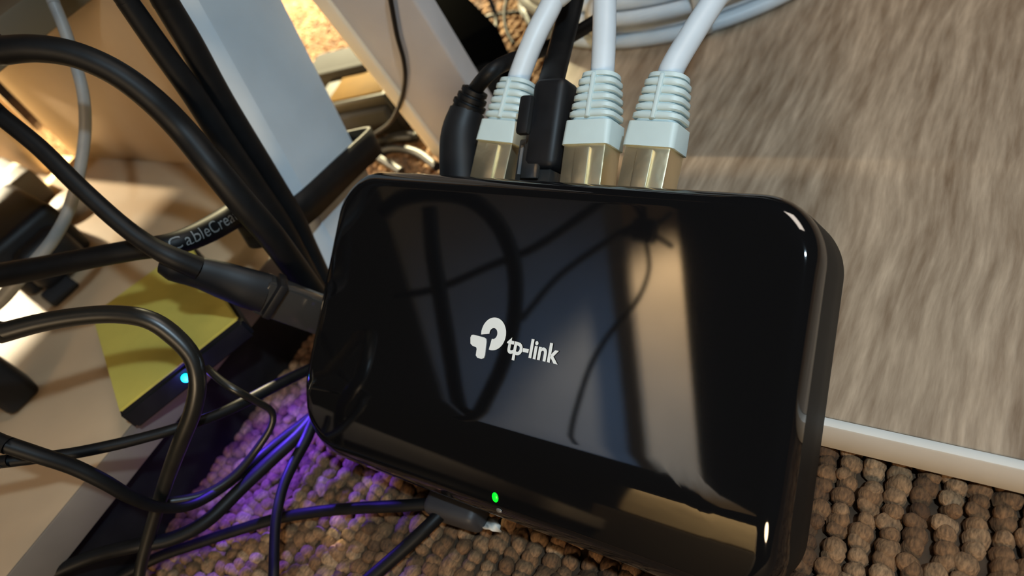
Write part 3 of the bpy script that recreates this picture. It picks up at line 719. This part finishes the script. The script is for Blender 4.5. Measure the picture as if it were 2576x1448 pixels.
def usb_cable():
    root = thing('usb_cable', P(300, 550, .16), 'black cable with a moulded plug running under the corner of the switch', 'cable')
    pcable('cable_jacket', [(-60, 235, .158, 46), (0, 290, .158, 46), (100, 372, .158, 46), (200, 470, .158, 46), (300, 560, .159, 46), (370, 612, .16, 48), (430, 645, .161, 54), (500, 675, .164, 60)], RUBBER, None, parent=root, lead=.15, sag=.02)
    sp = [(412, 655, .163, 70), (440, 668, .163, 84), (475, 680, .164, 78), (510, 688, .165, 84), (560, 704, .167, 96), (620, 724, .169, 104), (668, 738, .171, 106)]
    pts = [P(x, y, Z) for x, y, Z, w_ in sp]; path, rr = spline(pts, [w_ * Z / FPX / 2 for x, y, Z, w_ in sp])
    o = obj('plug_grip', from_bm('plug_grip', sweep(path, rr, 20, .55, RN)), BLACKP, root); auto(o.data, 60)
    a, b = P(655, 735, .171), P(830, 800, .181); d = (b - a).normalized(); s = d.cross(RN).normalized()
    box('plug_shell', (a + b) / 2, d, s, s.cross(d), (b - a).length, .0088, .0052, CLEARB, root, .0006)
    q = P(690, 745, .171); box('collar', q, d, s, s.cross(d), .002, .0096, .006, BLACKP, root, .0004)
usb_cable()

pcable('black_cable', [(-60, 852, .150, 52), (0, 838, .150, 52), (100, 812, .150, 48), (200, 795, .150, 46), (290, 790, .150, 46), (370, 802, .150, 48), (430, 838, .151, 50), (482, 895, .152, 46), (497, 960, .153, 44), (486, 1030, .155, 44), (455, 1110, .158, 42), (425, 1190, .162, 38), (395, 1280, .166, 34), (360, 1400, .17, 30), (345, 1480, .172, 28)], SATIN, 'olive black cable bending over the yellow top and down past the blue light', lead=.16, sag=0.03)
pcable('black_cable', [(-50, 1090, .145, 44), (0, 1112, .145, 44), (90, 1142, .147, 42), (180, 1172, .15, 40), (260, 1210, .153, 38), (330, 1250, .157, 34), (400, 1275, .162, 28), (480, 1270, .168, 26), (560, 1225, .174, 26), (640, 1160, .18, 26), (720, 1095, .186, 26), (800, 1035, .19, 26)], RUBBER, 'black cable sagging over the shelf edge to the corner of the switch', lead=.16, sag=0.02)
pcable('black_cable', [(-50, 1168, .150, 32), (0, 1162, .15, 32), (90, 1152, .152, 30), (180, 1140, .154, 30), (280, 1120, .156, 30), (370, 1098, .158, 28), (450, 1075, .16, 28), (540, 1045, .165, 28), (620, 1008, .17, 30), (700, 966, .176, 30), (770, 932, .182, 28), (840, 900, .187, 26)], RUBBER, 'black cable rising from the shelf to the side of the switch', lead=.16, sag=0.02)
pcable('black_cable', [(520, 925, .168, 20), (560, 960, .166, 20), (600, 985, .166, 20), (650, 1012, .17, 18), (684, 1035, .173, 18), (682, 1072, .174, 18), (645, 1130, .175, 20), (590, 1195, .174, 22), (520, 1240, .172, 22), (440, 1258, .17, 22), (360, 1262, .168, 22)], SATIN, 'thin black cable turning back in a tight loop on the carpet')
pcable('black_cable', [(800, 1030, .178, 28), (772, 1100, .176, 30), (738, 1165, .172, 28), (712, 1225, .168, 26), (695, 1300, .163, 26), (690, 1380, .158, 26), (688, 1500, .15, 27)], RUBBER, 'black cable dropping straight down from the corner of the switch')
pcable('black_cable', [(820, 1010, .183, 28), (760, 1085, .182, 32), (690, 1150, .18, 34), (610, 1225, .177, 34), (520, 1310, .173, 36), (430, 1355, .171, 36), (340, 1372, .17, 36), (230, 1400, .172, 34), (120, 1450, .172, 32), (20, 1520, .172, 30)], RUBBER, 'black cable lit blue from above, sweeping down over the carpet')

def splitter():
    c = F(1140, 1278, .006)
    root = thing('cable_splitter', Vector((c.x, c.y, 0)), 'small dark plug under the switch with two thin blue lit cables', 'splitter')
    a, b = F(1085, 1262, .005), F(1215, 1300, .005); d = (b - a).normalized(); s = EZ.cross(d)
    box('body', (a + b) / 2, d, s, EZ, (b - a).length, .0062, .007, mat('dark_grey_plug', (.03, .028, .03), .55), root, .0018, 3)
    tube('cable', [F(1095, 1266, .006), F(1000, 1272, .006), F(900, 1277, .005), F(800, 1286, .004), F(700, 1303, .003), F(600, 1332, .003), F(500, 1365, .003), F(400, 1400, .003), F(300, 1450, .003)], .0014, RUBBER, root)
    tube('cable', [F(1115, 1285, .006), F(1070, 1330, .006), F(1010, 1385, .005), F(930, 1455, .004), F(860, 1520, .004)], .0015, RUBBER, root)
    # torn white tape
    bm = bmesh.new(); g = [[None] * 7 for _ in range(5)]
    for i in range(5):
        for j in range(7):
            p = F(1185 + 11 * j + random.uniform(-3, 3) + i * 3, 1288 + 9 * i + j * 2.5 + random.uniform(-2, 2), .0035 + .0018 * math.sin(j * 1.1 + i) + random.uniform(0, .0008)); g[i][j] = bm.verts.new(p)
    for i in range(4):
        for j in range(6): bm.faces.new((g[i][j], g[i][j + 1], g[i + 1][j + 1], g[i + 1][j]))
    o = obj('tape_scrap', from_bm('tape_scrap', bm), PAPER); sm = o.modifiers.new('s', 'SOLIDIFY'); sm.thickness = .0003
    tag(o, 'crumpled white scrap of tape under the front edge of the switch', 'tape')
splitter()

# strap round the white leg and its cables
def strap():
    hw = L1wd / 2
    root = None
    # closed outline in the plane across the leg: width axis L1w (near cable side to far side), depth axis L1n
    base = P(735, 490, .200); s0 = (base - L1c).dot(L1d)
    oc = L1c + L1d * (s0 + .0032)
    pts2 = [(-hw - .013, .004), (-hw - .010, .0085), (-hw - .004, .0095), (-hw + .002, .0102), (0, .0100), (hw - .002, .0100), (hw + .0014, .0080), (hw + .0016, 0), (hw + .0012, -.0085), (hw - .002, -.0100), (0, -.0102), (-hw, -.0102), (-hw - .009, -.0095), (-hw - .0135, -.004)]
    pts = [oc + L1w * a + L1n * b for a, b in pts2]
    pts.append(pts[0]); path, _ = spline(pts, [1] * len(pts), .001)
    bm = bmesh.new(); rows = []
    for p in path: rows.append([bm.verts.new(p + L1d * e) for e in (-.0042, .0042)])
    for a, b in zip(rows, rows[1:]): bm.faces.new((a[0], b[0], b[1], a[1]))
    o = obj('cable_strap', from_bm('cable_strap', bm), RUBBER); sm = o.modifiers.new('s', 'SOLIDIFY'); sm.thickness = .0011
    tag(o, 'black strap wrapped round the white leg and the cables beside it', 'strap')
strap()

# ================================================================== ROUND THE CORNER: what the glossy lid mirrors
def mirrored():
    def mcable(name, spec, label):
        pts = [mirror(x, y, Z) for x, y, Z, w_ in spec]; rad = [w_ * Z / FPX / 2 for x, y, Z, w_ in spec]
        o = tube(name, pts, rad, RUBBER, n=12); tag(o, label, 'cable')
    mcable('hanging_cable', [(960, 540, .27, 44), (1010, 500, .27, 44), (1090, 486, .27, 44), (1180, 500, .27, 44), (1250, 560, .27, 44), (1292, 660, .27, 42), (1295, 780, .27, 40), (1270, 900, .27, 40), (1225, 1000, .27, 40), (1180, 1080, .27, 40), (1120, 1150, .27, 40)], 'thick black cable hanging in an arc under the desk')
    mcable('hanging_cable', [(990, 745, .30, 20), (1100, 725, .30, 20), (1230, 670, .30, 20), (1340, 625, .30, 22), (1440, 560, .30, 24), (1550, 480, .30, 26), (1600, 440, .30, 26)], 'thin black cable strung under the desk from the knot to the arc')
    mcable('hanging_cable', [(1310, 805, .32, 16), (1400, 700, .32, 16), (1500, 625, .32, 17), (1590, 570, .32, 17), (1615, 560, .32, 17)], 'thinner black cable strung under the desk below the first')
    mcable('hanging_cable', [(1625, 600, .30, 12), (1632, 680, .30, 12), (1600, 760, .30, 13), (1540, 830, .30, 14), (1490, 910, .30, 15), (1455, 1010, .30, 15), (1436, 1090, .30, 15), (1440, 1150, .30, 15)], 'thin black cable dangling from the knot under the desk')
    mcable('hanging_cable', [(1080, 520, .29, 40), (1090, 640, .29, 42), (1110, 760, .29, 42), (1130, 880, .29, 42), (1150, 1000, .29, 40), (1180, 1090, .29, 36)], 'thick black cable hanging straight inside the arc')
    # the knot of wires in front of the post
    c = mirror(1622, 580, .31)
    k = thing('cable_knot', c, 'knot of black wires and a clip hanging under the desk', 'cable clip')
    box('clip', c, RX, RB, RN, .010, .010, .007, BLACKP, k, .0015, 2)
    for x, y in ((1590, 500), (1610, 470), (1690, 535), (1570, 590), (1690, 620)):
        tube('wire', [c, mirror((x + 1622) / 2 + 4, (y + 580) / 2, .31), mirror(x, y, .315)], .0011, RUBBER, k, n=8)
    # grey panel and cream post
    def slab(name, q, Zv, th, material, label, cat):
        pts = [mirror(x, y, Zv) for x, y in q]
        nn = (pts[1] - pts[0]).cross(pts[2] - pts[0]).normalized()
        if nn.dot(RC - pts[0]) > 0: nn = -nn
        bm = bmesh.new(); a = [bm.verts.new(p) for p in pts]; b = [bm.verts.new(p + nn * th) for p in pts]; n = len(pts)
        for i in range(n): bm.faces.new((a[i], a[(i + 1) % n], b[(i + 1) % n], b[i]))
        bm.faces.new(a); bm.faces.new(b)
        bmesh.ops.recalc_face_normals(bm, faces=bm.faces[:]); bmesh.ops.bevel(bm, geom=bm.edges[:], offset=.002, segments=2, affect='EDGES')
        o = obj(name, from_bm(name, bm), material); auto(o.data); tag(o, label, cat)
        print(name, [tuple(round(c, 3) for c in p) for p in pts]); return pts
    g = slab('grey_side_panel', [(935, 420), (1640, 440), (1740, 1290), (1150, 1120)], .50, .012, mat('blue_grey_panel', (.30, .33, .37), .6, noise=(20, .1)), 'blue grey desk side panel above the cables', 'panel')
    p = slab('cream_post', [(1553, 400), (1692, 400), (1810, 1750), (1690, 1750)], .46, .005, mat('cream_post_paint', (.62, .50, .35), .6, noise=(30, .06)), 'cream upright post beside the blue grey panel', 'post')
    return g, p
G, PO = mirrored()
pc = sum(PO, Vector()) / 4; gc = sum(G, Vector()) / 4
light('post_fill', 'SPOT', pc + (RC - pc) * .35 + Vector((.0, .10, .12)), pc, 6.5, (1, .80, .55), spot_size=math.radians(64), spot_blend=.5, shadow_soft_size=.01)  # added spot that brightens the post for its reflection in the lid
light('panel_fill', 'SPOT', mirror(1750, 1250, .30) + Vector((.05, 0, 0)), mirror(1480, 1080, .50), 2.6, (.36, .62, 1), spot_size=math.radians(75), spot_blend=1, shadow_soft_size=.01)  # added cool spot for the bluish glow low on the mirrored panel

ct = thing('prop', Vector((-.135, -.29, 0)), 'added unseen brown carton on the carpet beneath a cream carton', 'prop')  # unseen boxes added to give the front lip its tan reflection
CB = mat('brown_prop', (.05, .035, .02), .7, noise=(40, .12))
wbox('body', (-.185, -.34, -.0035), (-.080, -.246, .047), CB, ct, bev=.003, seg=3)
wbox('tape', (-.140, -.335, .047), (-.128, -.25, .0473), mat('brown_tape', (.08, .05, .025), .3), ct, bev=.0001)
ct = thing('prop', Vector((-.135, -.29, .0475)), 'added unseen cream carton lying on top of a brown carton', 'prop')  # added cream box, the bright part of the lip reflection
CC = mat('cream_prop', (.60, .46, .27), .7, noise=(40, .12))
wbox('body', (-.172, -.33, .0478), (-.088, -.252, .125), CC, ct, bev=.003, seg=3)
wbox('flap', (-.168, -.29, .125), (-.092, -.256, .1262), CC, ct, bev=.0004)
light('prop_fill', 'SPOT', (-.02, -.13, .19), (-.13, -.25, .07), 4, (1, .80, .50), spot_size=math.radians(60), spot_blend=.6, shadow_soft_size=.006)  # added warm spot that brightens the cream box for the lip reflection
